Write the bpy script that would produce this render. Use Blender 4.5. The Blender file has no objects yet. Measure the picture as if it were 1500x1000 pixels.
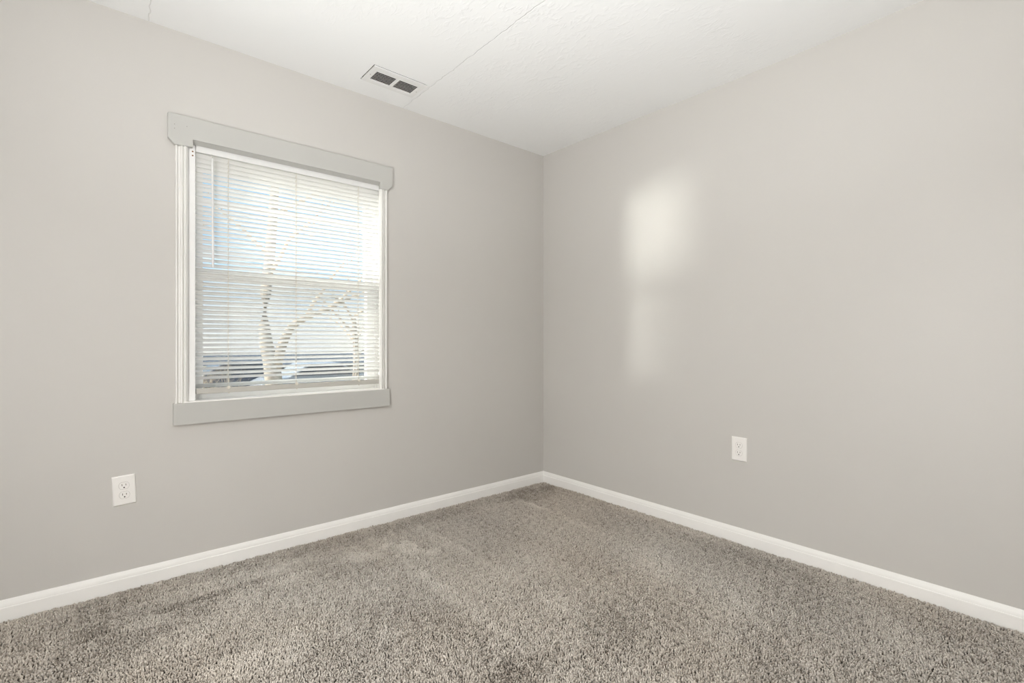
import bpy, bmesh, math, random
import numpy as np
from mathutils import Vector, Matrix, Quaternion

random.seed(7)
rng = np.random.default_rng(11)
sc = bpy.context.scene
COL = sc.collection

# ------------------------------------------------------------------ camera
CAM = Vector((-2.502, -2.584, 1.036))
YAW = math.radians(40.4)
cd = bpy.data.cameras.new('camera')
cd.sensor_width = 36.0
cd.lens = 714 / 1500 * 36.0
cd.clip_start = 0.02
cd.clip_end = 400
cam = bpy.data.objects.new('camera', cd)
COL.objects.link(cam)
cam.location = CAM
cam.rotation_euler = (math.pi / 2, 0, -YAW)
sc.camera = cam

# ------------------------------------------------------------------ view + world + lights
sc.view_settings.view_transform = 'Standard'
sc.view_settings.look = 'None'
sc.view_settings.gamma = 1.0
sc.view_settings.use_curve_mapping = False
sc.view_settings.exposure = 0.10
sc.cycles.use_denoising = True
sc.cycles.max_bounces = 12
sc.cycles.diffuse_bounces = 8
sc.cycles.transparent_max_bounces = 24
sc.cycles.sample_clamp_indirect = 6.0

w = bpy.data.worlds.new('sky')
sc.world = w
w.use_nodes = True
nt = w.node_tree
nt.nodes.clear()
def N(t, kind, **kw):
    n = t.nodes.new(kind)
    for k, v in kw.items():
        setattr(n, k, v)
    return n
tc = N(nt, 'ShaderNodeTexCoord')
sep = N(nt, 'ShaderNodeSeparateXYZ')
nt.links.new(tc.outputs['Generated'], sep.inputs[0])
ramp = N(nt, 'ShaderNodeValToRGB')
cr = ramp.color_ramp
cr.elements[0].position = 0.0
cr.elements[0].color = (0.93, 0.95, 1.0, 1)
cr.elements[1].position = 0.5
cr.elements[1].color = (0.25, 0.52, 0.86, 1)
e = cr.elements.new(0.12)
e.color = (0.50, 0.72, 0.96, 1)
e = cr.elements.new(0.28)
e.color = (0.36, 0.64, 0.93, 1)
nt.links.new(sep.outputs['Z'], ramp.inputs[0])
mp = N(nt, 'ShaderNodeMapping')
mp.inputs['Scale'].default_value = (1.0, 1.0, 2.6)
mp.inputs['Location'].default_value = (0.35, 0.1, 0.3)
nt.links.new(tc.outputs['Generated'], mp.inputs[0])
noi = N(nt, 'ShaderNodeTexNoise')
noi.inputs['Scale'].default_value = 3.2
noi.inputs['Detail'].default_value = 7
nt.links.new(mp.outputs[0], noi.inputs['Vector'])
cl = N(nt, 'ShaderNodeValToRGB')
cl.color_ramp.elements[0].position = 0.50
cl.color_ramp.elements[1].position = 0.62
nt.links.new(noi.outputs[0], cl.inputs[0])
mixw = N(nt, 'ShaderNodeMixRGB')
nt.links.new(cl.outputs[0], mixw.inputs[0])
nt.links.new(ramp.outputs[0], mixw.inputs[1])
mixw.inputs[2].default_value = (1.05, 1.03, 1.0, 1)
# bright hazy glow of the sky around the sun, left of the window
dotn = N(nt, 'ShaderNodeVectorMath', operation='DOT_PRODUCT')
nrm = N(nt, 'ShaderNodeVectorMath', operation='NORMALIZE')
nt.links.new(tc.outputs['Generated'], nrm.inputs[0])
nt.links.new(nrm.outputs[0], dotn.inputs[0])
dotn.inputs[1].default_value = (-0.81, 0.36, 0.46)
gr = N(nt, 'ShaderNodeMapRange', interpolation_type='SMOOTHSTEP')
gr.inputs['From Min'].default_value = 0.45
gr.inputs['From Max'].default_value = 1.0
gr.inputs['To Min'].default_value = 0.0
gr.inputs['To Max'].default_value = 5.0
nt.links.new(dotn.outputs['Value'], gr.inputs['Value'])
glow = N(nt, 'ShaderNodeVectorMath', operation='SCALE')
glow.inputs[0].default_value = (1.0, 0.97, 0.92)
nt.links.new(gr.outputs[0], glow.inputs['Scale'])
addw = N(nt, 'ShaderNodeVectorMath', operation='ADD')
nt.links.new(mixw.outputs[0], addw.inputs[0])
nt.links.new(glow.outputs[0], addw.inputs[1])
bg = N(nt, 'ShaderNodeBackground')
bg.inputs['Strength'].default_value = 1.25
nt.links.new(addw.outputs[0], bg.inputs[0])
wo = N(nt, 'ShaderNodeOutputWorld')
nt.links.new(bg.outputs[0], wo.inputs[0])

def lamp(name, kind, energy, loc, direction, color=(1, 1, 1), **kw):
    d = bpy.data.lights.new(name, kind)
    d.energy = energy
    d.color = color
    for k, v in kw.items():
        setattr(d, k, v)
    o = bpy.data.objects.new(name, d)
    COL.objects.link(o)
    o.location = loc
    o.rotation_euler = Vector(direction).to_track_quat('-Z', 'Y').to_euler()
    return o
# winter sun, left of the window; the tilted slats keep its direct beam out of the room
lamp('sun', 'SUN', 4.0, (-8, 5, 6), (0.80, -0.36, -0.46), (1.0, 0.90, 0.78), angle=math.radians(1.0))
# added area lamp outside left, standing in for a low sun glint: comes in almost level, a little upwards, and lays a patch on the right wall
lamp('patch_beam', 'AREA', 92, (-14.6, 7.62, 0.93), (12.9, -7.62, 0.40), (1.0, 0.97, 0.91), shape='DISK', size=1.7, spread=math.radians(30))
# photographer's bounce light by the camera, aimed at the ceiling
lamp('bounce_light', 'AREA', 23, (-2.72, -2.72, 0.55), (0.34, 0.36, 1.0), (0.955, 0.975, 1.0), shape='DISK', size=0.5, spread=math.radians(98))
# added fill lamp at the closed far left wall, out of view beside the camera
lamp('left_fill', 'AREA', 54, (-3.37, -1.95, 1.05), (1.0, 0.12, 0.0), (1.0, 0.985, 0.965), shape='RECTANGLE', size=0.85, size_y=2.0)

# ------------------------------------------------------------------ materials
def rgb(r, g, b):
    f = lambda c: c / 12.92 if c <= 0.04045 else ((c + 0.055) / 1.055) ** 2.4
    return (f(r / 255), f(g / 255), f(b / 255), 1)

def mat(name, color, rough=0.5, spec=0.3, bump=None, tone=None, translucent=0.0, metallic=0.0):
    """bump = (scale, strength, distance, detail); tone = (scale, amount)"""
    m = bpy.data.materials.new(name)
    m.use_nodes = True
    t = m.node_tree
    b = t.nodes['Principled BSDF']
    b.inputs['Base Color'].default_value = color
    b.inputs['Roughness'].default_value = rough
    b.inputs['Specular IOR Level'].default_value = spec
    b.inputs['Metallic'].default_value = metallic
    co = N(t, 'ShaderNodeTexCoord')
    if tone:
        n = N(t, 'ShaderNodeTexNoise')
        n.inputs['Scale'].default_value = tone[0]
        n.inputs['Detail'].default_value = 5
        t.links.new(co.outputs['Object'], n.inputs['Vector'])
        r = N(t, 'ShaderNodeMapRange')
        r.inputs['From Min'].default_value = 0.3
        r.inputs['From Max'].default_value = 0.7
        r.inputs['To Min'].default_value = 1 - tone[1]
        r.inputs['To Max'].default_value = 1 + tone[1]
        t.links.new(n.outputs[0], r.inputs['Value'])
        mx = N(t, 'ShaderNodeVectorMath', operation='SCALE')
        mx.inputs[0].default_value = color[:3]
        t.links.new(r.outputs[0], mx.inputs['Scale'])
        t.links.new(mx.outputs[0], b.inputs['Base Color'])
    if bump:
        n = N(t, 'ShaderNodeTexNoise')
        n.inputs['Scale'].default_value = bump[0]
        n.inputs['Detail'].default_value = bump[3]
        t.links.new(co.outputs['Object'], n.inputs['Vector'])
        bn = N(t, 'ShaderNodeBump')
        bn.inputs['Strength'].default_value = bump[1]
        bn.inputs['Distance'].default_value = bump[2]
        t.links.new(n.outputs[0], bn.inputs['Height'])
        t.links.new(bn.outputs[0], b.inputs['Normal'])
    if translucent:
        tr = N(t, 'ShaderNodeBsdfTranslucent')
        tr.inputs[0].default_value = color
        ms = N(t, 'ShaderNodeMixShader')
        ms.inputs[0].default_value = translucent
        t.links.new(b.outputs[0], ms.inputs[1])
        t.links.new(tr.outputs[0], ms.inputs[2])
        t.links.new(ms.outputs[0], t.nodes['Material Output'].inputs[0])
    return m

M_WALL = mat('wall_paint', (0.598, 0.580, 0.551, 1), 0.42, 0.35, bump=(140, 0.10, 0.002, 3), tone=(1.2, 0.012))
M_BOARD = mat('board_paint', (0.520, 0.516, 0.490, 1), 0.40, 0.4, bump=(60, 0.10, 0.002, 4), tone=(3, 0.015))
M_TRIM = mat('white_trim', (0.92, 0.91, 0.885, 1), 0.35, 0.4, bump=(45, 0.07, 0.002, 4), tone=(9, 0.015))
M_CASING = mat('casing_paint', (0.83, 0.82, 0.795, 1), 0.35, 0.4, bump=(45, 0.07, 0.002, 4), tone=(9, 0.015))
M_VINYL = mat('white_vinyl', (0.86, 0.86, 0.85, 1), 0.3, 0.45, tone=(6, 0.01))
M_SLAT = mat('blind_slat', (0.91, 0.91, 0.90, 1), 0.38, 0.4, tone=(12, 0.01), translucent=0.18)
M_SLAT_LIT = mat('blind_slat_lit', (0.93, 0.93, 0.92, 1), 0.38, 0.4, tone=(12, 0.01), translucent=0.6)  # lighter, more translucent slat copy, so the lowest slats look sunlit
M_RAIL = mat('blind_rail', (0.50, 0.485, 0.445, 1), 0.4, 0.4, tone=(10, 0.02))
M_CORD = mat('blind_cord', (0.72, 0.68, 0.60, 1), 0.8, 0.1, tone=(60, 0.05))
M_WAND = mat('blind_wand', (0.92, 0.92, 0.92, 1), 0.15, 0.5, tone=(20, 0.01), translucent=0.2)
M_PLATE = mat('outlet_plastic', (0.90, 0.88, 0.85, 1), 0.32, 0.45, tone=(20, 0.008))
M_DARK = mat('dark_slot', (0.02, 0.018, 0.016, 1), 0.6, 0.2, tone=(20, 0.05))
M_SLOT = mat('slot_grey', (0.16, 0.14, 0.12, 1), 0.6, 0.2, tone=(20, 0.05))
M_RIM = mat('rim_grey', (0.42, 0.40, 0.37, 1), 0.6, 0.2, tone=(20, 0.05))
M_VENT = mat('vent_enamel', (0.86, 0.86, 0.845, 1), 0.35, 0.4, tone=(12, 0.01))
M_DUCT = mat('duct_dark', (0.03, 0.028, 0.026, 1), 0.7, 0.2, tone=(10, 0.1))
M_STEEL = mat('screw_steel', (0.55, 0.53, 0.50, 1), 0.4, 0.5, tone=(30, 0.1), metallic=0.8)
M_RUST = mat('rusty_screw', (0.25, 0.13, 0.06, 1), 0.7, 0.2, tone=(200, 0.3))
M_BACK = mat('carpet_backing', (0.12, 0.105, 0.09, 1), 0.95, 0.05, bump=(300, 0.4, 0.003, 3), tone=(8, 0.1))

# ceiling: brushed plaster with thin seams between the boards
def ceiling_material():
    m = mat('ceiling_paint', (0.925, 0.93, 0.925, 1), 0.75, 0.15)
    t = m.node_tree
    b = t.nodes['Principled BSDF']
    co = [n for n in t.nodes if n.bl_idname == 'ShaderNodeTexCoord'][0]
    mpn = N(t, 'ShaderNodeMapping')
    mpn.inputs['Rotation'].default_value = (0, 0, math.radians(10))
    mpn.inputs['Scale'].default_value = (1, 0.45, 1)
    t.links.new(co.outputs['Object'], mpn.inputs[0])
    n1 = N(t, 'ShaderNodeTexNoise')
    n1.inputs['Scale'].default_value = 34
    n1.inputs['Detail'].default_value = 8
    n1.inputs['Roughness'].default_value = 0.62
    n1.inputs['Distortion'].default_value = 1.2
    t.links.new(mpn.outputs[0], n1.inputs['Vector'])
    r1 = N(t, 'ShaderNodeMapRange')
    r1.inputs['From Min'].default_value = 0.50
    r1.inputs['From Max'].default_value = 0.66
    t.links.new(n1.outputs[0], r1.inputs['Value'])
    # patches where the brush texture is stronger
    n2 = N(t, 'ShaderNodeTexNoise')
    n2.inputs['Scale'].default_value = 2.3
    n2.inputs['Detail'].default_value = 3
    t.links.new(co.outputs['Object'], n2.inputs['Vector'])
    r2 = N(t, 'ShaderNodeMapRange')
    r2.inputs['From Min'].default_value = 0.41
    r2.inputs['From Max'].default_value = 0.66
    t.links.new(n2.outputs[0], r2.inputs['Value'])
    pr = N(t, 'ShaderNodeMath', operation='MULTIPLY')
    t.links.new(r1.outputs[0], pr.inputs[0])
    t.links.new(r2.outputs[0], pr.inputs[1])
    # seams
    sp = N(t, 'ShaderNodeSeparateXYZ')
    t.links.new(co.outputs['Object'], sp.inputs[0])
    n3 = N(t, 'ShaderNodeTexNoise')
    n3.inputs['Scale'].default_value = 22
    n3.inputs['Detail'].default_value = 6
    t.links.new(co.outputs['Object'], n3.inputs['Vector'])
    wob = N(t, 'ShaderNodeMath', operation='MULTIPLY_ADD')
    wob.inputs[1].default_value = 0.022
    t.links.new(n3.outputs[0], wob.inputs[0])
    t.links.new(sp.outputs['X'], wob.inputs[2])
    seams = []
    for sx in (-1.130, -2.326):
        a = N(t, 'ShaderNodeMath', operation='SUBTRACT')
        a.inputs[1].default_value = sx
        t.links.new(wob.outputs[0], a.inputs[0])
        ab = N(t, 'ShaderNodeMath', operation='ABSOLUTE')
        t.links.new(a.outputs[0], ab.inputs[0])
        rr = N(t, 'ShaderNodeMapRange')
        rr.inputs['From Min'].default_value = 0.0
        rr.inputs['From Max'].default_value = 0.0028
        rr.inputs['To Min'].default_value = 1
        rr.inputs['To Max'].default_value = 0
        t.links.new(ab.outputs[0], rr.inputs['Value'])
        seams.append(rr)
    ad = N(t, 'ShaderNodeMath', operation='ADD')
    t.links.new(seams[0].outputs[0], ad.inputs[0])
    t.links.new(seams[1].outputs[0], ad.inputs[1])
    h = N(t, 'ShaderNodeMath', operation='MULTIPLY_ADD')
    h.inputs[1].default_value = -1.6
    t.links.new(ad.outputs[0], h.inputs[0])
    t.links.new(pr.outputs[0], h.inputs[2])
    bn = N(t, 'ShaderNodeBump')
    bn.inputs['Strength'].default_value = 0.55
    bn.inputs['Distance'].default_value = 0.0022
    t.links.new(h.outputs[0], bn.inputs['Height'])
    t.links.new(bn.outputs[0], b.inputs['Normal'])
    # the crack itself is a little darker
    cm = N(t, 'ShaderNodeMixRGB')
    fm = N(t, 'ShaderNodeMath', operation='MULTIPLY')
    fm.inputs[1].default_value = 0.30
    t.links.new(ad.outputs[0], fm.inputs[0])
    t.links.new(fm.outputs[0], cm.inputs[0])
    cm.inputs[1].default_value = (0.925, 0.93, 0.925, 1)
    cm.inputs[2].default_value = (0.45, 0.42, 0.38, 1)
    t.links.new(cm.outputs[0], b.inputs['Base Color'])
    return m
M_CEIL = ceiling_material()

def glass_material():
    m = bpy.data.materials.new('window_glass')
    m.use_nodes = True
    t = m.node_tree
    t.nodes.clear()
    tr = N(t, 'ShaderNodeBsdfTransparent')
    tr.inputs[0].default_value = (0.95, 0.97, 0.96, 1)
    gl = N(t, 'ShaderNodeBsdfGlossy')
    gl.inputs['Roughness'].default_value = 0.02
    fr = N(t, 'ShaderNodeFresnel')
    fr.inputs[0].default_value = 1.45
    ms = N(t, 'ShaderNodeMixShader')
    o = N(t, 'ShaderNodeOutputMaterial')
    ge = N(t, 'ShaderNodeNewGeometry')
    inv = N(t, 'ShaderNodeMath', operation='SUBTRACT')
    inv.inputs[0].default_value = 1.0
    t.links.new(ge.outputs['Backfacing'], inv.inputs[1])
    mu = N(t, 'ShaderNodeMath', operation='MULTIPLY')
    t.links.new(fr.outputs[0], mu.inputs[0])
    t.links.new(inv.outputs[0], mu.inputs[1])
    t.links.new(mu.outputs[0], ms.inputs[0])      # reflect only at the outer faces of the pane
    t.links.new(tr.outputs[0], ms.inputs[1])
    t.links.new(gl.outputs[0], ms.inputs[2])
    t.links.new(ms.outputs[0], o.inputs[0])
    return m
M_GLASS = glass_material()

M_SCRF = mat('screen_frame', (0.30, 0.31, 0.33, 1), 0.5, 0.3, tone=(8, 0.03))
def screen_material():
    m = bpy.data.materials.new('screen_mesh')
    m.use_nodes = True
    t = m.node_tree
    b = t.nodes['Principled BSDF']
    b.inputs['Base Color'].default_value = (0.10, 0.105, 0.11, 1)
    b.inputs['Roughness'].default_value = 0.6
    b.inputs['Alpha'].default_value = 0.14
    return m
M_SCR = screen_material()

def carpet_material():
    m = bpy.data.materials.new('carpet_yarn')
    m.use_nodes = True
    t = m.node_tree
    b = t.nodes['Principled BSDF']
    b.inputs['Roughness'].default_value = 0.9
    b.inputs['Specular IOR Level'].default_value = 0.08
    b.inputs['Sheen Weight'].default_value = 0.12
    # the yarn is a little browner in some areas, greyer in others
    gco = N(t, 'ShaderNodeTexCoord')
    gn = N(t, 'ShaderNodeTexNoise')
    gn.inputs['Scale'].default_value = 0.8
    gn.inputs['Detail'].default_value = 3
    t.links.new(gco.outputs['Object'], gn.inputs['Vector'])
    gm = N(t, 'ShaderNodeMapRange')
    gm.inputs['From Min'].default_value = 0.38
    gm.inputs['From Max'].default_value = 0.62
    t.links.new(gn.outputs[0], gm.inputs['Value'])
    gt = N(t, 'ShaderNodeMixRGB')
    gt.inputs[1].default_value = (0.995, 1.005, 1.015, 1)
    gt.inputs[2].default_value = (1.015, 0.99, 0.96, 1)
    t.links.new(gm.outputs[0], gt.inputs[0])
    gx_ = N(t, 'ShaderNodeVectorMath', operation='MULTIPLY')
    t.links.new(gt.outputs[0], gx_.inputs[1])
    at = N(t, 'ShaderNodeAttribute', attribute_name='yarn')
    rp = N(t, 'ShaderNodeValToRGB')
    rp.color_ramp.elements[0].position = 0.0
    rp.color_ramp.elements[0].color = (0.25, 0.215, 0.18, 1)
    rp.color_ramp.elements[1].position = 1.0
    rp.color_ramp.elements[1].color = (0.72, 0.672, 0.612, 1)
    q = rp.color_ramp.elements.new(0.5)
    q.color = (0.54, 0.496, 0.442, 1)
    t.links.new(at.outputs['Fac'], rp.inputs[0])
    t.links.new(rp.outputs[0], gx_.inputs[0])
    t.links.new(gx_.outputs[0], b.inputs['Base Color'])
    return m
M_CARPET = carpet_material()

# ------------------------------------------------------------------ mesh helpers
def link(name, verts, faces, material, loc=(0, 0, 0), parent=None, smooth=False, kind=None, bevel=0.0, seg=2):
    """verts in world coordinates; loc is the base of the thing they belong to"""
    L = Vector(loc)
    me = bpy.data.meshes.new(name)
    me.from_pydata([Vector(v) - L for v in verts], [], faces)
    bm = bmesh.new()
    bm.from_mesh(me)
    bmesh.ops.recalc_face_normals(bm, faces=bm.faces)
    if bevel:
        ed = [e for e in bm.edges if len(e.link_faces) == 2 and e.calc_face_angle(0) > 0.5]
        bmesh.ops.bevel(bm, geom=ed, offset=bevel, segments=seg, profile=0.6, affect='EDGES', clamp_overlap=True)
    bm.to_mesh(me)
    bm.free()
    if smooth:
        me.shade_smooth()
    me.materials.append(material)
    o = bpy.data.objects.new(name, me)
    COL.objects.link(o)
    if parent is not None:
        o.parent = parent
    else:
        o.location = L
    if kind:
        o['kind'] = kind
    return o

class MB:
    def __init__(s):
        s.v, s.f = [], []
    def box(s, x0, x1, y0, y1, z0, z1):
        b = len(s.v)
        s.v += [(x0, y0, z0), (x1, y0, z0), (x1, y1, z0), (x0, y1, z0), (x0, y0, z1), (x1, y0, z1), (x1, y1, z1), (x0, y1, z1)]
        s.f += [[b + i for i in q] for q in ((0, 3, 2, 1), (4, 5, 6, 7), (0, 1, 5, 4), (1, 2, 6, 5), (2, 3, 7, 6), (3, 0, 4, 7))]
        return s
    def prism(s, ring0, ring1):
        """closed solid between two matching rings of points"""
        b, n = len(s.v), len(ring0)
        s.v += [tuple(p) for p in ring0] + [tuple(p) for p in ring1]
        s.f.append([b + i for i in range(n)])
        s.f.append([b + n + i for i in range(n)][::-1])
        for i in range(n):
            j = (i + 1) % n
            s.f.append([b + i, b + j, b + n + j, b + n + i])
        return s
    def tube(s, pts, radii, n=8):
        """tapering tube through the points"""
        b0 = len(s.v)
        P = [Vector(p) for p in pts]
        for i, p in enumerate(P):
            d = (P[min(i + 1, len(P) - 1)] - P[max(i - 1, 0)]).normalized()
            q = d.to_track_quat('Z', 'Y')
            for k in range(n):
                a = 2 * math.pi * k / n
                s.v.append(tuple(p + q @ Vector((math.cos(a) * radii[i], math.sin(a) * radii[i], 0))))
        for i in range(len(P) - 1):
            for k in range(n):
                a, c = b0 + i * n + k, b0 + i * n + (k + 1) % n
                s.f.append([a, c, c + n, a + n])
        s.f.append([b0 + k for k in range(n)][::-1])
        s.f.append([b0 + (len(P) - 1) * n + k for k in range(n)])
        return s
    def done(s, name, material, **kw):
        return link(name, s.v, s.f, material, **kw)

def empty(name, loc, label=None, cat=None, group=None, kind=None):
    o = bpy.data.objects.new(name, None)
    o.empty_display_size = 0.05
    COL.objects.link(o)
    o.location = loc
    tag(o, label, cat, group, kind)
    return o
def tag(o, label=None, cat=None, group=None, kind=None):
    for k, v in (('label', label), ('category', cat), ('group', group), ('kind', kind)):
        if v:
            o[k] = v
    return o

# ------------------------------------------------------------------ room shell
XL, YB, H = -3.40, -3.25, 2.40        # far left wall, wall behind the camera, ceiling height
OX0, OX1, OZ0, OZ1 = -2.215, -1.265, 0.745, 1.945     # window opening
WT = 0.16                             # wall thickness

mb = MB()
mb.box(XL - 0.12, OX0, 0, WT, -0.02, H + 0.05)
mb.box(OX1, 0.12, 0, WT, -0.02, H + 0.05)
mb.box(OX0, OX1, 0, WT, -0.02, OZ0)
mb.box(OX0, OX1, 0, WT, OZ1, H + 0.05)
mb.done('wall_left', M_WALL, kind='structure')
MB().box(0, 0.12, YB - 0.12, 0, -0.02, H + 0.05).done('wall_right', M_WALL, kind='structure')
MB().box(XL - 0.12, XL, YB, 0, -0.02, H + 0.05).done('wall_far_left', M_WALL, kind='structure')
MB().box(XL - 0.12, 0, YB - 0.12, YB, -0.02, H + 0.05).done('wall_back', M_WALL, kind='structure')

# ceiling with a slight sag along the right wall and the hole for the air vent
VX0, VX1, VY0, VY1 = -1.4625, -1.163, -0.3165, -0.1475
def cz(x, y):
    return H - 0.016 * math.exp(-((y + 1.5) / 0.75) ** 2) * math.exp(-(x / 0.9) ** 2)
xs = sorted(set([XL + i * (0 - XL) / 30 for i in range(31)] + [VX0, VX1]))
ys = sorted(set([YB + i * (0 - YB) / 30 for i in range(31)] + [VY0, VY1]))
vv, ff, idx = [], [], {}
for i, x in enumerate(xs):
    for j, y in enumerate(ys):
        idx[i, j] = len(vv)
        vv.append((x, y, cz(x, y)))
for i in range(len(xs) - 1):
    for j in range(len(ys) - 1):
        mx, my = (xs[i] + xs[i + 1]) / 2, (ys[j] + ys[j + 1]) / 2
        if VX0 < mx < VX1 and VY0 < my < VY1:
            continue
        ff.append([idx[i, j], idx[i, j + 1], idx[i + 1, j + 1], idx[i + 1, j]])
# lip of the hole and roof slab
nb = len(vv)
vv += [(VX0, VY0, H), (VX1, VY0, H), (VX1, VY1, H), (VX0, VY1, H), (VX0, VY0, H + 0.012), (VX1, VY0, H + 0.012), (VX1, VY1, H + 0.012), (VX0, VY1, H + 0.012)]
for k in range(4):
    ff.append([nb + k, nb + (k + 1) % 4, nb + 4 + (k + 1) % 4, nb + 4 + k])
co = bpy.data.meshes.new('ceiling')
co.from_pydata(vv, [], ff)
co.shade_smooth()
co.materials.append(M_CEIL)
ceil = bpy.data.objects.new('ceiling', co)
COL.objects.link(ceil)
ceil['kind'] = 'structure'
MB().box(XL - 0.12, 0.12, YB - 0.12, WT, H + 0.20, H + 0.30).done('ceiling_slab', M_DUCT, kind='structure')

MB().box(XL, 0, YB, 0, -0.05, 0.0).done('floor', M_BACK, kind='structure')

# ------------------------------------------------------------------ carpet pile: individual tufts of cut yarn
def carpet():
    sp = 0.0058
    gx = np.arange(XL + 0.004, -0.0155, sp)
    gy = np.arange(YB + 0.004, -0.0155, sp)
    X, Y = np.meshgrid(gx, gy)
    X = X.ravel() + rng.uniform(-0.46, 0.46, X.size) * sp
    Y = Y.ravel() + rng.uniform(-0.46, 0.46, Y.size) * sp
    fx, fy = math.sin(YAW), math.cos(YAW)
    dep = (X - CAM.x) * fx + (Y - CAM.y) * fy
    rgt = (X - CAM.x) * fy - (Y - CAM.y) * fx
    keep = (X < -0.0148) & (Y < -0.0148) & (dep > 0.95) & (np.abs(rgt) < dep * 1.05 + 0.7)
    X, Y = X[keep], Y[keep]
    n = X.size
    # smooth random fields
    def field(scale, seed, a=0.0, sx=1.0):
        r = np.random.default_rng(seed)
        f = np.zeros(n)
        ca, sa = math.cos(a), math.sin(a)
        U, V = (X * ca + Y * sa) * sx, -X * sa + Y * ca
        for k in range(18):
            ang, ph = r.uniform(0, 2 * math.pi, 2)
            q = scale * r.uniform(0.5, 1.6)
            f += np.sin(q * (U * math.cos(ang) + V * math.sin(ang)) + ph)
        return f / 3.0
    big, mid, small, tiny = field(3.0, 1), field(11.0, 2), field(38.0, 3), field(150.0, 5)
    swath = field(9.0, 4, math.radians(62), 0.25)
    # pressed and brushed areas (footprints, vacuum strokes): x, y, long, wide, angle, amount
    marks = [(-1.338, -.374, .075, .05, -40, 1.1), (-1.283, -.485, .06, .04, -40, 1.1), (-1.555, -.342, .09, .05, -40, 1.0),
             (-1.60, -.28, .20, .08, -15, .4), (-2.10, -.205, .28, .055, 0, .8), (-2.00, -.29, .32, .025, 0, -.7),
             (-1.87, -.33, .09, .08, 40, .7), (-2.076, -.42, .13, .06, 70, .8), (-2.364, -.36, .07, .04, -30, 1.0),
             (-2.32, -.58, .16, .09, 30, .55), (-2.17, -.83, .08, .07, 0, 1.0), (-2.03, -.86, .11, .05, 50, .7),
             (-1.75, -.65, .32, .16, 30, .4), (-1.72, -1.0, .05, .04, 0, .6), (-1.11, -1.24, .08, .06, 20, .7),
             (-1.41, -1.0, .32, .03, 90, .55), (-.42, -.32, .13, .022, 90, .9), (-.44, -.72, .14, .018, 90, .7),
             (-1.14, -.55, .44, .025, 92, .45), (-.9, -.12, .85, .06, 0, -.6), (-.25, -.16, .2, .12, 0, -.5),
             (-.06, -.85, .5, .035, 90, .45), (-.15, -1.5, .4, .05, 92, -.4), (-1.5, -1.45, .14, .05, 0, -.6),
             (-1.2, -1.55, .3, .1, 30, -.5), (-2.45, -.5, .2, .2, 0, -.5), (-2.55, -.2, .2, .12, 0, -.5),
             (-.63, -1.72, .1, .05, 10, .5), (-.57, -1.32, .2, .06, 60, .4), (-.30, -2.1, .25, .06, 50, .35), (-.8, -1.9, .2, .08, 40, -.45)]
    br = 0.07 * swath + 0.09 * mid + 0.10 * np.tanh(3 * np.sin(2 * math.pi * (X + 0.03 * np.sin(2.3 * Y)) / 0.70 + 0.6))
    for (mx, my, lo, wi, an, am) in marks:
        a = math.radians(an)
        dx, dy = X - mx, Y - my
        u = (dx * math.cos(a) + dy * math.sin(a)) / lo
        v = (-dx * math.sin(a) + dy * math.cos(a)) / wi
        d = np.sqrt(u * u + v * v) + 0.18 * small
        br += am * 0.9 / (1 + np.exp((d - 1.0) * 7))
    br = np.clip(br, -1.1, 1.2)
    # brushed pile: leaning away from the camera shows more of the yarn side and reads lighter
    lean = 0.0022 * br
    lx = lean * fx + rng.normal(0, 0.0017, n) + 0.0008 * tiny
    ly = lean * fy + rng.normal(0, 0.0017, n) + 0.0008 * field(150.0, 6)
    hgt = 0.0118 + 0.0013 * tiny + rng.normal(0, 0.0011, n) - 0.0010 * np.abs(br) + 0.0008 * mid
    hgt = np.clip(hgt, 0.006, 0.0165)
    rad = 0.0030 * rng.uniform(0.75, 1.2, n)
    yarn = 0.50 + 0.15 * rng.normal(0, 1, n) + 0.32 * br + 0.02 * big + 0.05 * tiny
    yarn[rng.random(n) < 0.05] -= 0.4
    yarn = np.clip(yarn, 0.0, 1.0)
    S = 5
    lev = [(0.10, 0.55, 0.0), (0.62, 1.0, 0.45), (0.90, 0.72, 0.85)]
    V = np.zeros((n, S * 3 + 1, 3), np.float32)
    ph = rng.uniform(0, 2 * math.pi, n)
    for li, (hz, rr, ll) in enumerate(lev):
        for k in range(S):
            a = ph + 2 * math.pi * k / S + 0.5 * li
            j = rng.uniform(0.75, 1.25, n)
            V[:, li * S + k, 0] = X + lx * ll + np.cos(a) * rad * rr * j
            V[:, li * S + k, 1] = Y + ly * ll + np.sin(a) * rad * rr * j
            V[:, li * S + k, 2] = hgt * hz
    V[:, S * 3, 0] = X + lx
    V[:, S * 3, 1] = Y + ly
    V[:, S * 3, 2] = hgt
    # nothing pokes through the skirting boards or walls
    V[:, :, 0] = np.minimum(V[:, :, 0], -0.0128)
    V[:, :, 1] = np.minimum(V[:, :, 1], -0.0128)
    quads = []
    for li in range(2):
        for k in range(S):
            quads.append([li * S + k, li * S + (k + 1) % S, (li + 1) * S + (k + 1) % S, (li + 1) * S + k])
    tris = [[2 * S + k, 2 * S + (k + 1) % S, 3 * S] for k in range(S)]
    base = (np.arange(n) * (S * 3 + 1))[:, None]
    q = (base[:, :, None] + np.array(quads)[None]).reshape(-1)
    tr = (base[:, :, None] + np.array(tris)[None]).reshape(-1)
    loops = np.concatenate([q, tr]).astype(np.int32)
    nq, ntr = q.size // 4, tr.size // 3
    start = np.concatenate([np.arange(nq) * 4, nq * 4 + np.arange(ntr) * 3]).astype(np.int32)
    me = bpy.data.meshes.new('carpet_pile')
    me.vertices.add(n * (S * 3 + 1))
    me.vertices.foreach_set('co', V.reshape(-1))
    me.loops.add(loops.size)
    me.loops.foreach_set('vertex_index', loops)
    me.polygons.add(nq + ntr)
    me.polygons.foreach_set('loop_start', start)
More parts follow.
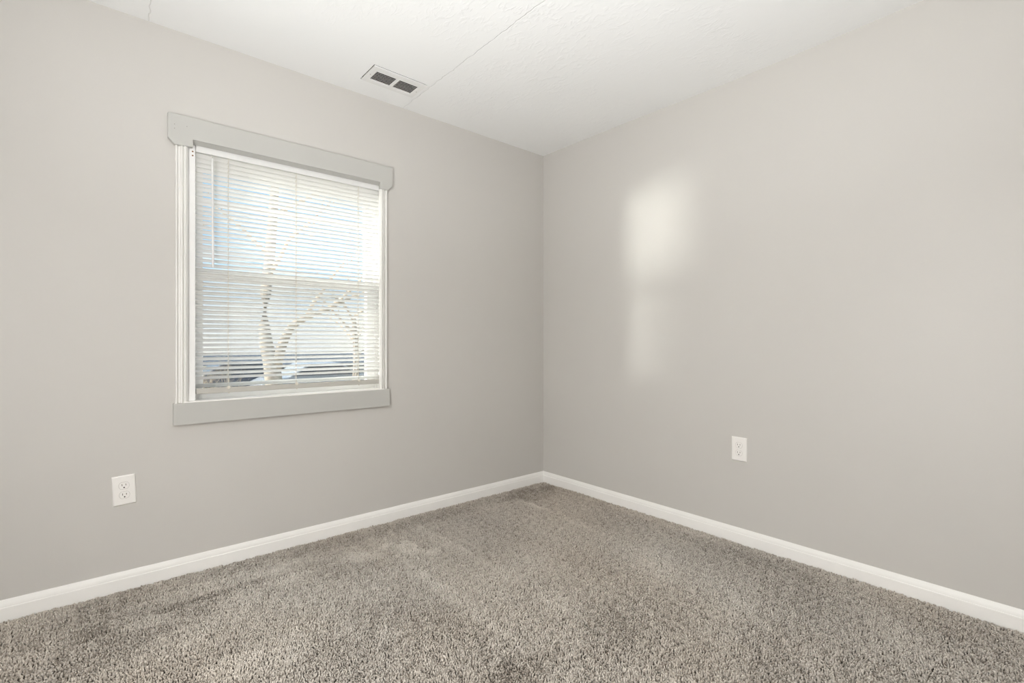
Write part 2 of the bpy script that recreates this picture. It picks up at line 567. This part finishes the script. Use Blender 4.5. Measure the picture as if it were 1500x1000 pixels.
    me.update(calc_edges=True)
    me.shade_smooth()
    at = me.attributes.new('yarn', 'FLOAT', 'POINT')
    at.data.foreach_set('value', np.repeat(yarn, S * 3 + 1).astype(np.float32))
    me.materials.append(M_CARPET)
    o = bpy.data.objects.new('carpet_pile', me)
    COL.objects.link(o)
    tag(o, 'taupe cut pile wall to wall carpet with lighter brushed patches', 'carpet', kind='stuff')
    print('tufts', n)
carpet()

# ------------------------------------------------------------------ skirting boards
prof = [(0, 0.0), (0.013, 0.0), (0.013, 0.055), (0.0125, 0.0575), (0.0105, 0.0585), (0.010, 0.064), (0.0088, 0.070), (0.0065, 0.0765), (0.0045, 0.0815), (0.003, 0.084), (0, 0.084)]
def skirting(name, a, b, inward, mitre_a=0, mitre_b=0):
    a, b, inw = Vector(a), Vector(b), Vector(inward)
    d = (b - a).normalized()
    r0 = [a + inw * p + d * (p * mitre_a) + Vector((0, 0, z)) for p, z in prof]
    r1 = [b + inw * p - d * (p * mitre_b) + Vector((0, 0, z)) for p, z in prof]
    return MB().prism(r0, r1).done(name, M_TRIM, kind='structure')
skirting('baseboard_left', (XL, 0, 0), (0, 0, 0), (0, -1, 0), 1, 1)
skirting('baseboard_right', (0, YB, 0), (0, 0, 0), (-1, 0, 0), 1, 1)
skirting('baseboard_far_left', (XL, YB, 0), (XL, 0, 0), (1, 0, 0), 1, 1)
skirting('baseboard_back', (XL, YB, 0), (0, YB, 0), (0, 1, 0), 1, 1)

# ------------------------------------------------------------------ window
WB = (-1.74, 0.0, 0.745)
win = empty('window_1', WB, 'white double hung window with grey head board and apron', None, kind='structure')
def part(mb, name, m, **kw):
    return mb.done(name, m, loc=WB, parent=win, **kw)
# head board with clipped lower corners, notched over the opening
hx0, hx1 = -2.2696, -1.2175
hy = -0.0225
outline = [(hx0, 1.919), (-2.2453, 1.8935), (-2.178, 1.8975), (-2.178, 1.930), (-1.2915, 1.930), (-1.2915, 1.8945), (-1.2465, 1.8935), (hx1, 1.922), (hx1, 2.0275), (hx0, 2.0275)]
m_ = MB().prism([(x, hy, z) for x, z in outline], [(x, -0.0002, z) for x, z in outline])
part(m_, 'head_board', M_BOARD, bevel=0.0014)
# grey soffit behind the head board
m_ = MB().prism([(-2.196, -0.017, 1.931), (-2.196, 0.006, 1.9165), (-2.196, 0.02, 1.9165), (-2.196, 0.02, 1.944), (-2.196, -0.017, 1.944)],
                [(-1.272, -0.017, 1.931), (-1.272, 0.006, 1.9165), (-1.272, 0.02, 1.9165), (-1.272, 0.02, 1.944), (-1.272, -0.017, 1.944)])
part(m_, 'soffit', M_BOARD)
# nail holes in the head board
nh = MB()
for x, z in ((-2.246, 1.980), (-2.246, 1.962), (-2.201, 1.982)):
    nh.tube([(x, hy - 0.0004, z), (x, hy + 0.004, z)], [0.0014, 0.0014], 8)
part(nh, 'nail_hole', M_SLOT)
# apron
m_ = MB().box(-2.250, -1.2333, -0.021, -0.0002, 0.6705, 0.7655)
part(m_, 'apron', M_BOARD, bevel=0.0012)
# stool on top of the apron, white
m_ = MB().box(-2.214, -1.266, -0.0195, 0.062, 0.7655, 0.7715)
part(m_, 'window_sill', M_TRIM, bevel=0.0012)
# fluted casings
cp = [(0, 0), (0, -.010), (.002, -.0155), (.0055, -.0165), (.0075, -.0135), (.0090, -.0065), (.0150, -.0055), (.0185, -.0085), (.0205, -.0165), (.0255, -.0185), (.0270, -.0105), (.0305, -.0105), (.0320, -.0185), (.0385, -.0185), (.0415, -.0130), (.045, -.0115), (.045, 0)]
for sgn, xo in ((1, -2.2425), (-1, -1.2455)):
    r = [(xo + sgn * a, b) for a, b in cp]
    m_ = MB().prism([(x, y, 0.7655) for x, y in r], [(x, y, 1.8975) for x, y in r])
    part(m_, 'casing', M_CASING)
# vinyl frame: jambs, head, sill with a stop step
for x0, x1, x2, yf in ((-2.2145, -2.1665, -2.1420, 0.004), (-1.2655, -1.2760, -1.2905, 0.036)):
    a, b = sorted((x0, x1))
    m_ = MB().box(a, b, yf, 0.150, 0.7716, 1.9155)
    c, d = sorted((x1, x2))
    m_.box(c, d, 0.046, 0.150, 0.7715, 1.944)
    part(m_, 'window_jamb', M_VINYL, bevel=0.0012)
m_ = MB().box(-2.1600, -1.2760, 0.046, 0.150, 1.895, 1.944)
part(m_, 'window_head', M_VINYL, bevel=0.0012)
m_ = MB().prism([(-2.142, 0.063, 0.745), (-2.142, 0.063, 0.771), (-2.142, 0.205, 0.757), (-2.142, 0.205, 0.735)],
                [(-1.2905, 0.063, 0.745), (-1.2905, 0.063, 0.771), (-1.2905, 0.205, 0.757), (-1.2905, 0.205, 0.735)])
part(m_, 'outer_sill', M_VINYL)
# insect screen outside the lower half
m_ = MB()
m_.box(-2.1415, -2.125, 0.134, 0.142, 0.772, 1.352).box(-1.3070, -1.2905, 0.134, 0.142, 0.772, 1.352)
m_.box(-2.125, -1.3070, 0.134, 0.142, 0.772, 0.786).box(-2.125, -1.3070, 0.134, 0.142, 1.338, 1.352)
scr = part(m_, 'insect_screen', M_SCRF)
MB().box(-2.125, -1.3070, 0.1376, 0.1384, 0.786, 1.338).done('mesh', M_SCR, loc=WB, parent=scr)
# sashes
def sash(name, x0, x1, z0, z1, y0, y1, l, r, bot, top):
    m_ = MB()
    gx0, gx1, gz0, gz1 = x0 + l, x1 - r, z0 + bot, z1 - top
    m_.box(x0, gx0, y0, y1, z0, z1).box(gx1, x1, y0, y1, z0, z1)
    m_.box(gx0, gx1, y0, y1, z0, gz0).box(gx0, gx1, y0, y1, gz1, z1)
    s_ = part(m_, name, M_VINYL)
    ym = (y0 + y1) / 2
    g = MB().box(gx0, gx1, ym - 0.002, ym + 0.002, gz0, gz1).done('pane', M_GLASS, loc=WB, parent=s_)
    return s_
sash('lower_sash', -2.1415, -1.2910, 0.7720, 1.374, 0.056, 0.088, 0.012, 0.046, 0.038, 0.048)
sash('upper_sash', -2.1415, -1.2910, 1.330, 1.894, 0.092, 0.124, 0.016, 0.040, 0.044, 0.060)
# two rusty screws in the left jamb
sw = MB()
for z in (1.886, 1.868):
    sw.tube([(-2.1765, 0.0032, z), (-2.1765, 0.0050, z)], [0.0034, 0.0034], 10)
part(sw, 'rusty_screw', M_RUST)

# ------------------------------------------------------------------ venetian blind
BX0, BX1 = -2.1635, -1.2775
BB = (-1.72, 0.017, 0.80)
bl = empty('venetian_blind', BB, 'white mini blind with tilted slats hanging in the window', 'blind')
def bpart(mb, name, m, **kw):
    return mb.done(name, m, loc=BB, parent=bl, **kw)
YC = 0.0185
# headrail: U channel
m_ = MB()
m_.box(BX0 - 0.001, BX1, YC - 0.0125, YC - 0.0115, 1.892, 1.9155)
m_.box(BX0 - 0.001, BX1, YC + 0.0115, YC + 0.0125, 1.892, 1.9155)
m_.box(BX0 - 0.001, BX1, YC - 0.0125, YC + 0.0125, 1.891, 1.892)
m_.box(BX0 - 0.001, BX1, YC - 0.0150, YC - 0.0112, 1.9128, 1.9160)
bpart(m_, 'headrail', M_SLAT)
# valance strip hanging in front of the headrail
m_ = MB()
vr = [(-0.0148, 1.9110), (-0.0136, 1.9050), (-0.0128, 1.8960), (-0.0132, 1.8890), (-0.0126, 1.8890), (-0.0122, 1.8960), (-0.0130, 1.9050), (-0.0142, 1.9110)]
m_.prism([(BX0, YC + a - 0.001, b) for a, b in vr], [(BX1, YC + a - 0.001, b) for a, b in vr])
bpart(m_, 'valance', M_SLAT)
# slats: thin curved strips, room edge high, outer edge low
PITCH, TILT, WID = 0.0214, math.radians(33), 0.0250
ZT = 1.8765
nsl = int((ZT - 0.862) / PITCH) + 1
m_ = MB()
for i in range(nsl + 3):
    z0 = ZT - i * PITCH if i < nsl else 0.8300 + (nsl + 2 - i) * 0.0060
    if i == nsl:
        bpart(m_, 'slats', M_SLAT, smooth=True)
        m_ = MB()
    tl = TILT if i < nsl else math.radians(22)
    tl = tl + random.gauss(0, math.radians(1.6))
    if i in (9, 10, 21, 33) and i < nsl:
        tl += math.radians(5)
    dz = random.gauss(0, 0.0006) if i < nsl else 0.0
    sagx = random.uniform(-0.0006, 0.0006)
    nx, nw = 8, 7
    top, bot = [], []
    for a in range(nx + 1):
        x = BX0 + (BX1 - BX0) * a / nx
        zz = z0 + dz + sagx * (a / nx - 0.5) * 2 + random.gauss(0, 0.00018 if i < nsl else 0.0005)
        for k in range(nw):
            u = (k / (nw - 1) - 0.5)
            c = 0.0022 * (1 - 4 * u * u)          # crown of the slat
            yy, hh = u * WID, c
            y = YC + yy * math.cos(tl) + hh * math.sin(tl)
            z = zz - yy * math.sin(tl) + hh * math.cos(tl)
            top.append((x, y, z))
            bot.append((x, y - 0.00035 * math.sin(tl), z - 0.00035 * math.cos(tl)))
    b = len(m_.v)
    m_.v += top + bot
    o_ = (nx + 1) * nw
    for a in range(nx):
        for k in range(nw - 1):
            p = b + a * nw + k
            m_.f.append([p, p + 1, p + nw + 1, p + nw])
            m_.f.append([p + o_, p + nw + o_, p + nw + 1 + o_, p + 1 + o_])
        for k in (0, nw - 1):
            p = b + a * nw + k
            m_.f.append([p, p + nw, p + nw + o_, p + o_])
bpart(m_, 'slats', M_SLAT_LIT, smooth=True)
# bottom rail, slightly rolled towards the room, with its cord buttons
rail = [(-0.0135, 0.801), (-0.0115, 0.7985), (0.0115, 0.7985), (0.0135, 0.801), (0.0130, 0.818), (0.0100, 0.8225), (-0.0095, 0.8240), (-0.0130, 0.8215)]
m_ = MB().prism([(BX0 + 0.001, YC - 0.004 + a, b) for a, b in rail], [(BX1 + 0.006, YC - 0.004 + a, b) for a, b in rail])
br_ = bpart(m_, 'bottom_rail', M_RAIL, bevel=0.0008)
LAD = (-2.0351, -1.7323, -1.4058)
for x in LAD:
    m_ = MB().tube([(x, YC - 0.0170, 0.822), (x, YC - 0.0195, 0.822)], [0.0075, 0.0060], 14)
    m_.tube([(x + 0.002, YC - 0.012, 0.7985), (x + 0.002, YC - 0.012, 0.7945)], [0.0035, 0.0028], 10)
    m_.done('cord_button', M_CORD, loc=BB, parent=br_)
for x in LAD:
    m_ = MB()
    m_.tube([(x, YC - 0.0118, 1.894), (x, YC - 0.0118, 0.822)], [0.00055, 0.00055], 6)
    m_.tube([(x, YC + 0.0118, 1.894), (x, YC + 0.0118, 0.822)], [0.00055, 0.00055], 6)
    m_.tube([(x + 0.0015, YC, 1.894), (x + 0.0015, YC, 0.822)], [0.0008, 0.0008], 6)
    for i in range(nsl):
        z0 = ZT - i * PITCH - 0.0012
        s_, c_ = math.sin(TILT) * 0.0122, 0.0118
        m_.tube([(x, YC - c_, z0 + s_ * 0.9), (x, YC + c_, z0 - s_ * 1.15)], [0.0004, 0.0004], 4)
    bpart(m_, 'ladder_cord', M_CORD)
# tilt wand
m_ = MB().tube([(-2.1028, -0.010, 1.868), (-2.1026, -0.0105, 1.868), (-2.1003, -0.010, 1.386), (-2.1003, -0.010, 1.372)], [0.002, 0.0045, 0.0045, 0.0035], 6)
wd = bpart(m_, 'wand', M_WAND)
m_ = MB().tube([(-2.1028, YC - 0.011, 1.893), (-2.1028, -0.004, 1.884), (-2.1028, -0.0100, 1.872), (-2.1028, -0.010, 1.864)], [0.0012, 0.0012, 0.0012, 0.0012], 6)
m_.done('hook', M_STEEL, loc=BB, parent=wd)

# ------------------------------------------------------------------ electrical outlets
def rounded(cx, cz_, rx, flat, n=28):
    """receptacle face: a circle flattened at top and bottom"""
    out = []
    for k in range(n):
        a = 2 * math.pi * k / n
        out.append((cx + rx * math.cos(a), max(-flat, min(flat, rx * math.sin(a))) + cz_))
    return out
def outlet(loc, rotz, tilt, label):
    root = empty('wall_outlet', loc, label, 'outlet', 'duplex outlets low on the walls')
    root.rotation_euler = (0, tilt, rotz)
    hw, hh = 0.0385, 0.0605
    # bevelled cover plate, local: x right, -y out of the wall, z up
    r0 = [(-hw, -0.0002, -hh), (hw, -0.0002, -hh), (hw, -0.0002, hh), (-hw, -0.0002, hh)]
    k = 0.0035
    r1 = [(-hw, -0.003, -hh), (hw, -0.003, -hh), (hw, -0.003, hh), (-hw, -0.003, hh)]
    r2 = [(-hw + k, -0.0068, -hh + k), (hw - k, -0.0068, -hh + k), (hw - k, -0.0068, hh - k), (-hw + k, -0.0068, hh - k)]
    m_ = MB()
    m_.v = r0 + r1 + r2
    m_.f = [[3, 2, 1, 0], [8, 9, 10, 11]]
    for a in (0, 4):
        for i in range(4):
            j = (i + 1) % 4
            m_.f.append([a + i, a + j, a + 4 + j, a + 4 + i])
    p = m_.done('cover_plate', M_PLATE, parent=root, bevel=0.0006)
    MB().tube([(0, -0.0060, 0), (0, -0.0078, 0)], [0.0028, 0.0022], 12).done('screw', M_PLATE, parent=root)
    for cz_ in (0.0195, -0.0195):
        g = rounded(0, cz_, 0.0178, 0.0148)
        gi = rounded(0, cz_, 0.0170, 0.0140)
        # grey ring, coloured to stand for the thin shadow gap round the receptacle
        MBg = MB().prism([(x, -0.0060, z) for x, z in g], [(x, -0.0071, z) for x, z in g])
        rc = MB().prism([(x, -0.0058, z) for x, z in gi], [(x, -0.0082, z) for x, z in gi]).done('receptacle', M_PLATE, parent=root, bevel=0.0006)
        MBg.done('receptacle_rim', M_RIM, parent=rc)
        for sx, sh in ((-0.0063, 0.0042), (0.0063, 0.0034)):
            MB().box(sx - 0.0011, sx + 0.0011, -0.0086, -0.0075, cz_ + 0.0035 - sh, cz_ + 0.0035 + sh).done('slot', M_SLOT, parent=rc)
        hole = [(0.0026 * math.cos(a), cz_ - 0.0075 + 0.0026 * math.sin(a)) for a in [math.pi * 2 * i / 14 for i in range(14)]]
        MB().prism([(x, -0.0075, z) for x, z in hole], [(x, -0.0087, z) for x, z in hole]).done('ground_hole', M_DARK, parent=rc)
    return root
outlet((-2.4165, 0, 0.4205), 0, math.radians(-2.7), 'slightly crooked white duplex outlet on the wall left below the window')
outlet((0, -1.4396, 0.4868), -math.pi / 2, 0, 'straight white duplex outlet on the bare wall right of the corner')

# ------------------------------------------------------------------ ceiling air vent
VB = ((VX0 + VX1) / 2, (VY0 + VY1) / 2, H)
vent = empty('ceiling_vent', VB, 'white rectangular air vent with two louvred openings set in the ceiling', 'vent')
def vpart(mb, name, m, **kw):
    return mb.done(name, m, loc=VB, parent=vent, **kw)
px0, px1, py0, py1 = -1.4580, -1.1640, -0.3115, -0.1485
gx = [(-1.4280, -1.3165), (-1.3015, -1.1915)]
gy0, gy1 = -0.2705, -0.1785
zb, zt = H - 0.0045, H + 0.0015
m_ = MB()
m_.box(px0, px1, py0, gy0, zb, zt).box(px0, px1, gy1, py1, zb, zt)
m_.box(px0, gx[0][0], gy0, gy1, zb, zt).box(gx[0][1], gx[1][0], gy0, gy1, zb, zt).box(gx[1][1], px1, gy0, gy1, zb, zt)
vpart(m_, 'face_plate', M_VENT)
for a, b in gx:
    m_ = MB()
    for k in range(7):
        yc = gy0 + (k + 0.5) * (gy1 - gy0) / 7
        t_, hw = math.radians(32), 0.0050
        dy, dz_ = hw * math.cos(t_), hw * math.sin(t_)
        ring = [(yc - dy, zb + 0.0058 - dz_), (yc - dy + 0.0012, zb + 0.0052 - dz_), (yc + dy + 0.0012, zb + 0.0052 + dz_), (yc + dy, zb + 0.0058 + dz_)]
        m_.prism([(a, y, z) for y, z in ring], [(b, y, z) for y, z in ring])
    vpart(m_, 'louvres', M_VENT)
for x, y in ((-1.4435, -0.2278), (-1.1765, -0.2217)):
    vpart(MB().tube([(x, y, zb + 0.001), (x, y, zb - 0.0012)], [0.0036, 0.0026], 12), 'screw', M_STEEL)
# sheet metal duct above
m_ = MB()
d0, d1, e0, e1 = VX0 - 0.004, VX1 + 0.004, VY0 - 0.004, VY1 + 0.004
m_.box(d0 - 0.002, d0, e0, e1, H + 0.013, H + 0.18).box(d1, d1 + 0.002, e0, e1, H + 0.013, H + 0.18)
m_.box(d0, d1, e0 - 0.002, e0, H + 0.013, H + 0.18).box(d0, d1, e1, e1 + 0.002, H + 0.013, H + 0.18)
m_.box(d0, d1, e0, e1, H + 0.178, H + 0.18)
vpart(m_, 'duct', M_DUCT)

# ------------------------------------------------------------------ outside
GZ = -1.10
M_LAWN = mat('winter_lawn', (0.42, 0.37, 0.26, 1), 0.95, 0.05, bump=(12, 0.6, 0.05, 6), tone=(1.5, 0.25))
M_ROAD = mat('asphalt', (0.20, 0.20, 0.21, 1), 0.9, 0.1, bump=(60, 0.4, 0.01, 4), tone=(3, 0.1))
M_BARK = mat('pale_bark', (0.46, 0.40, 0.34, 1), 0.9, 0.1, bump=(30, 0.8, 0.02, 5), tone=(9, 0.25))
M_TWIG = mat('bare_twigs', (0.60, 0.50, 0.40, 1), 0.9, 0.1, tone=(4, 0.2))
M_ROOF = mat('grey_shingles', (0.11, 0.13, 0.16, 1), 0.85, 0.15, bump=(20, 0.5, 0.03, 3), tone=(6, 0.2))
M_SIDING = mat('house_siding', (0.42, 0.44, 0.46, 1), 0.7, 0.2, bump=(4, 0.2, 0.02, 2), tone=(2, 0.05))
M_PANE = mat('house_window', (0.05, 0.06, 0.08, 1), 0.1, 0.6, tone=(2, 0.1))
M_CARA = mat('navy_car_paint', (0.06, 0.08, 0.12, 1), 0.2, 0.6, tone=(1, 0.05))
M_CARB = mat('silver_car_paint', (0.34, 0.36, 0.39, 1), 0.25, 0.6, tone=(1, 0.05))
M_TYRE = mat('tyre_rubber', (0.03, 0.03, 0.03, 1), 0.8, 0.2, tone=(10, 0.1))

MB().box(-40, 60, WT + 0.02, 90, GZ - 0.1, GZ).done('ground', M_LAWN, kind='structure')
MB().box(-40, 60, 13.0, 18.5, GZ, GZ + 0.01).done('street', M_ROAD, kind='structure')

# unseen low wall left of the window, added to block the lower beam
M_BLOCK = mat('beam_block', (0.40, 0.33, 0.28, 1), 0.9, 0.1, bump=(20, 0.4, 0.01, 4), tone=(6, 0.15))
MB().box(-7.0, -3.15, 0.75, 0.95, GZ, 1.335).done('wall_beam_block', M_BLOCK, kind='structure')

FW = Vector((math.sin(YAW), math.cos(YAW), 0))
RT = Vector((math.cos(YAW), -math.sin(YAW), 0))

def grow(m_, p, d, L, r, depth, rnd, spread=0.6):
    """recursive bare branch"""
    pts, rad = [p], [r]
    q = p.copy()
    dd = d.copy()
    for i in range(4):
        dd = (dd + Vector((rnd.gauss(0, .16), rnd.gauss(0, .16), rnd.gauss(0.03, .12)))).normalized()
        q = q + dd * (L / 4)
        pts.append(q.copy())
        rad.append(r * (1 - 0.17 * (i + 1)))
    m_.tube(pts, rad, 7 if depth > 2 else 5)
    if depth > 0:
        for i in (2, 3, 4):
            for _ in range(1 if i < 4 else 2):
                nd = (dd + Vector((rnd.gauss(0, spread), rnd.gauss(0, spread), rnd.gauss(0.12, spread * .7)))).normalized()
                grow(m_, pts[i], nd, L * rnd.uniform(.55, .8), rad[i] * rnd.uniform(.45, .65), depth - 1, rnd, spread)

# forked tree in front of the house
TB = Vector((0.26, 8.20, GZ))
tree = empty('tree', TB, 'pale barked forked tree seen through the blind slats', 'tree')
def tp(px, py, off=0.0):
    """point on the tree's own plane: sideways metres, height"""
    return Vector((TB.x, TB.y, 0)) + RT * px + FW * off + Vector((0, 0, py))
m_ = MB()
m_.tube([tp(.02, GZ), tp(0, -.4), tp(0, .2), tp(-.05, .62), tp(-.15, .95), tp(-.20, 1.35), tp(-.17, 2.0), tp(-.08, 2.8), tp(-.02, 3.6), tp(.05, 4.6), tp(.02, 5.6)],
        [.24, .18, .165, .16, .125, .105, .10, .095, .09, .07, .05], 12)
trunk = m_.done('trunk', M_BARK, loc=TB, parent=tree, smooth=True)
m_ = MB()
m_.tube([tp(.03, .45), tp(.15, .92), tp(.25, 1.15), tp(.37, 1.36), tp(.66, 1.53), tp(1.1, 1.70), tp(1.6, 1.95)], [.11, .095, .085, .075, .06, .045, .025], 10)
m_.done('branch', M_BARK, loc=TB, parent=tree, smooth=True)
rnd = random.Random(5)
m_ = MB()
for base, d, L, r in ((tp(1.1, 1.70), RT + Vector((0, 0, .5)), 1.3, .04), (tp(1.6, 1.95), RT + Vector((0, 0, .2)), 1.2, .03), (tp(.66, 1.53), RT * .5 + Vector((0, 0, 1)), 1.4, .045),
                      (tp(-.02, 3.6), RT + Vector((0, 0, .7)), 1.6, .05), (tp(-.08, 2.8), -RT + Vector((0, 0, .9)), 1.5, .045), (tp(.05, 4.6), RT * .3 + Vector((0, 0, 1)), 1.6, .05),
                      (tp(-.1, 2.4), RT * .8 + Vector((0, 0, .8)), 1.7, .05)):
    grow(m_, base, d.normalized(), L, r, 3, rnd)
m_.done('twigs', M_TWIG, loc=TB, parent=tree)

# a second bare tree further right and back
B2 = CAM + FW * 17 + RT * (-(750 - 520) / 714 * 17)
B2 = Vector((B2.x, B2.y, GZ))
t2 = empty('tree', B2, 'slender bare tree further back behind the right of the blind', 'tree')
m_ = MB().tube([B2, B2 + Vector((.05, 0, 1.6)), B2 + Vector((0, .1, 3.0))], [.14, .11, .07], 8)
m_.done('trunk', M_BARK, loc=B2, parent=t2)
m_ = MB()
for k in range(6):
    a = k * 1.05
    grow(m_, B2 + Vector((0, .05, 1.6 + .28 * k)), Vector((math.cos(a), math.sin(a), .75)).normalized(), 1.5, .05, 3, rnd)
m_.done('twigs', M_TWIG, loc=B2, parent=t2)

# shrubs
def shrub(name_label, px, D, r, h, seed):
    c = CAM + FW * D + RT * ((px - 750) / 714 * D)
    c = Vector((c.x, c.y, GZ))
    o = empty('shrub', c, name_label, 'shrub')
    rn = random.Random(seed)
    m_ = MB()
    for k in range(26):
        a, s_ = rn.uniform(0, 6.28), rn.uniform(.2, .9)
        d = Vector((math.cos(a) * s_, math.sin(a) * s_, 1)).normalized()
        grow(m_, c + Vector((rn.uniform(-.3, .3) * r, rn.uniform(-.3, .3) * r, 0)), d, h * rn.uniform(.6, .9), .022, 2, rn, .5)
    m_.done('stems', M_TWIG, loc=c, parent=o)
shrub('tan leafless shrub low behind the left end of the blind', 306, 12.5, 1.2, 1.35, 1)
shrub('tan leafless shrub low behind the right end of the blind', 518, 12.0, 0.9, 1.0, 2)

# house across the street
HC = CAM + FW * 30 + RT * ((425 - 750) / 714 * 30)
HC = Vector((HC.x, HC.y, GZ))
house = empty('house', HC, 'low grey house with dark shingle roof across the street', 'house')
ax, ay = Vector((0.985, -0.17, 0)), Vector((0.17, 0.985, 0))
def hp(a, b, z):
    return HC + ax * a + ay * b + Vector((0, 0, z))
m_ = MB().prism([hp(-4.2, -2.5, 0), hp(4.2, -2.5, 0), hp(4.2, 2.5, 0), hp(-4.2, 2.5, 0)], [hp(-4.2, -2.5, .95), hp(4.2, -2.5, .95), hp(4.2, 2.5, .95), hp(-4.2, 2.5, .95)])
m_.done('walls', M_SIDING, loc=HC, parent=house)
m_ = MB().prism([hp(-4.6, -3.0, .85), hp(-4.6, 0, 1.5), hp(-4.6, 3.0, .85)], [hp(4.6, -3.0, .85), hp(4.6, 0, 1.5), hp(4.6, 3.0, .85)])
m_.done('roof', M_ROOF, loc=HC, parent=house)
for a in (-3.0, -1.0, 1.2, 3.2):
    m_ = MB().prism([hp(a - .4, -2.54, .2), hp(a + .4, -2.54, .2), hp(a + .4, -2.54, .75), hp(a - .4, -2.54, .75)], [hp(a - .4, -2.5, .2), hp(a + .4, -2.5, .2), hp(a + .4, -2.5, .75), hp(a - .4, -2.5, .75)])
    m_.done('window', M_PANE, loc=HC, parent=house)

# parked cars
def car(label, px, D, paint):
    c = CAM + FW * D + RT * ((px - 750) / 714 * D)
    c = Vector((c.x, c.y, GZ + 0.01))
    root = empty('car', c, label, 'car', 'cars parked on the street')
    side = [(-2.2, .35), (-2.2, .72), (-1.9, .86), (-1.35, .92), (-.75, 1.34), (.45, 1.36), (1.15, .93), (2.0, .80), (2.2, .62), (2.2, .32)]
    b = MB().prism([c + Vector((x, -.85, z)) for x, z in side], [c + Vector((x, .85, z)) for x, z in side])
    b.done('body', paint, loc=c, parent=root, bevel=0.06, seg=3)
    gl = [(-1.2, .95), (-.70, 1.28), (.40, 1.30), (1.0, .95)]
    b = MB().prism([c + Vector((x, -.862, z)) for x, z in gl], [c + Vector((x, .862, z)) for x, z in gl])
    b.done('side_windows', M_PANE, loc=c, parent=root)
    for x in (-1.35, 1.35):
        for y in (-.87, .70):
            MB().tube([c + Vector((x, y, .32)), c + Vector((x, y + .17, .32))], [.32, .32], 18).done('wheel', M_TYRE, loc=c, parent=root)
    return root
car('dark navy car parked behind the trunk, left of the tree', 352, 18.5, M_CARA)
car('silver grey car parked right of the tree', 470, 18.0, M_CARB)
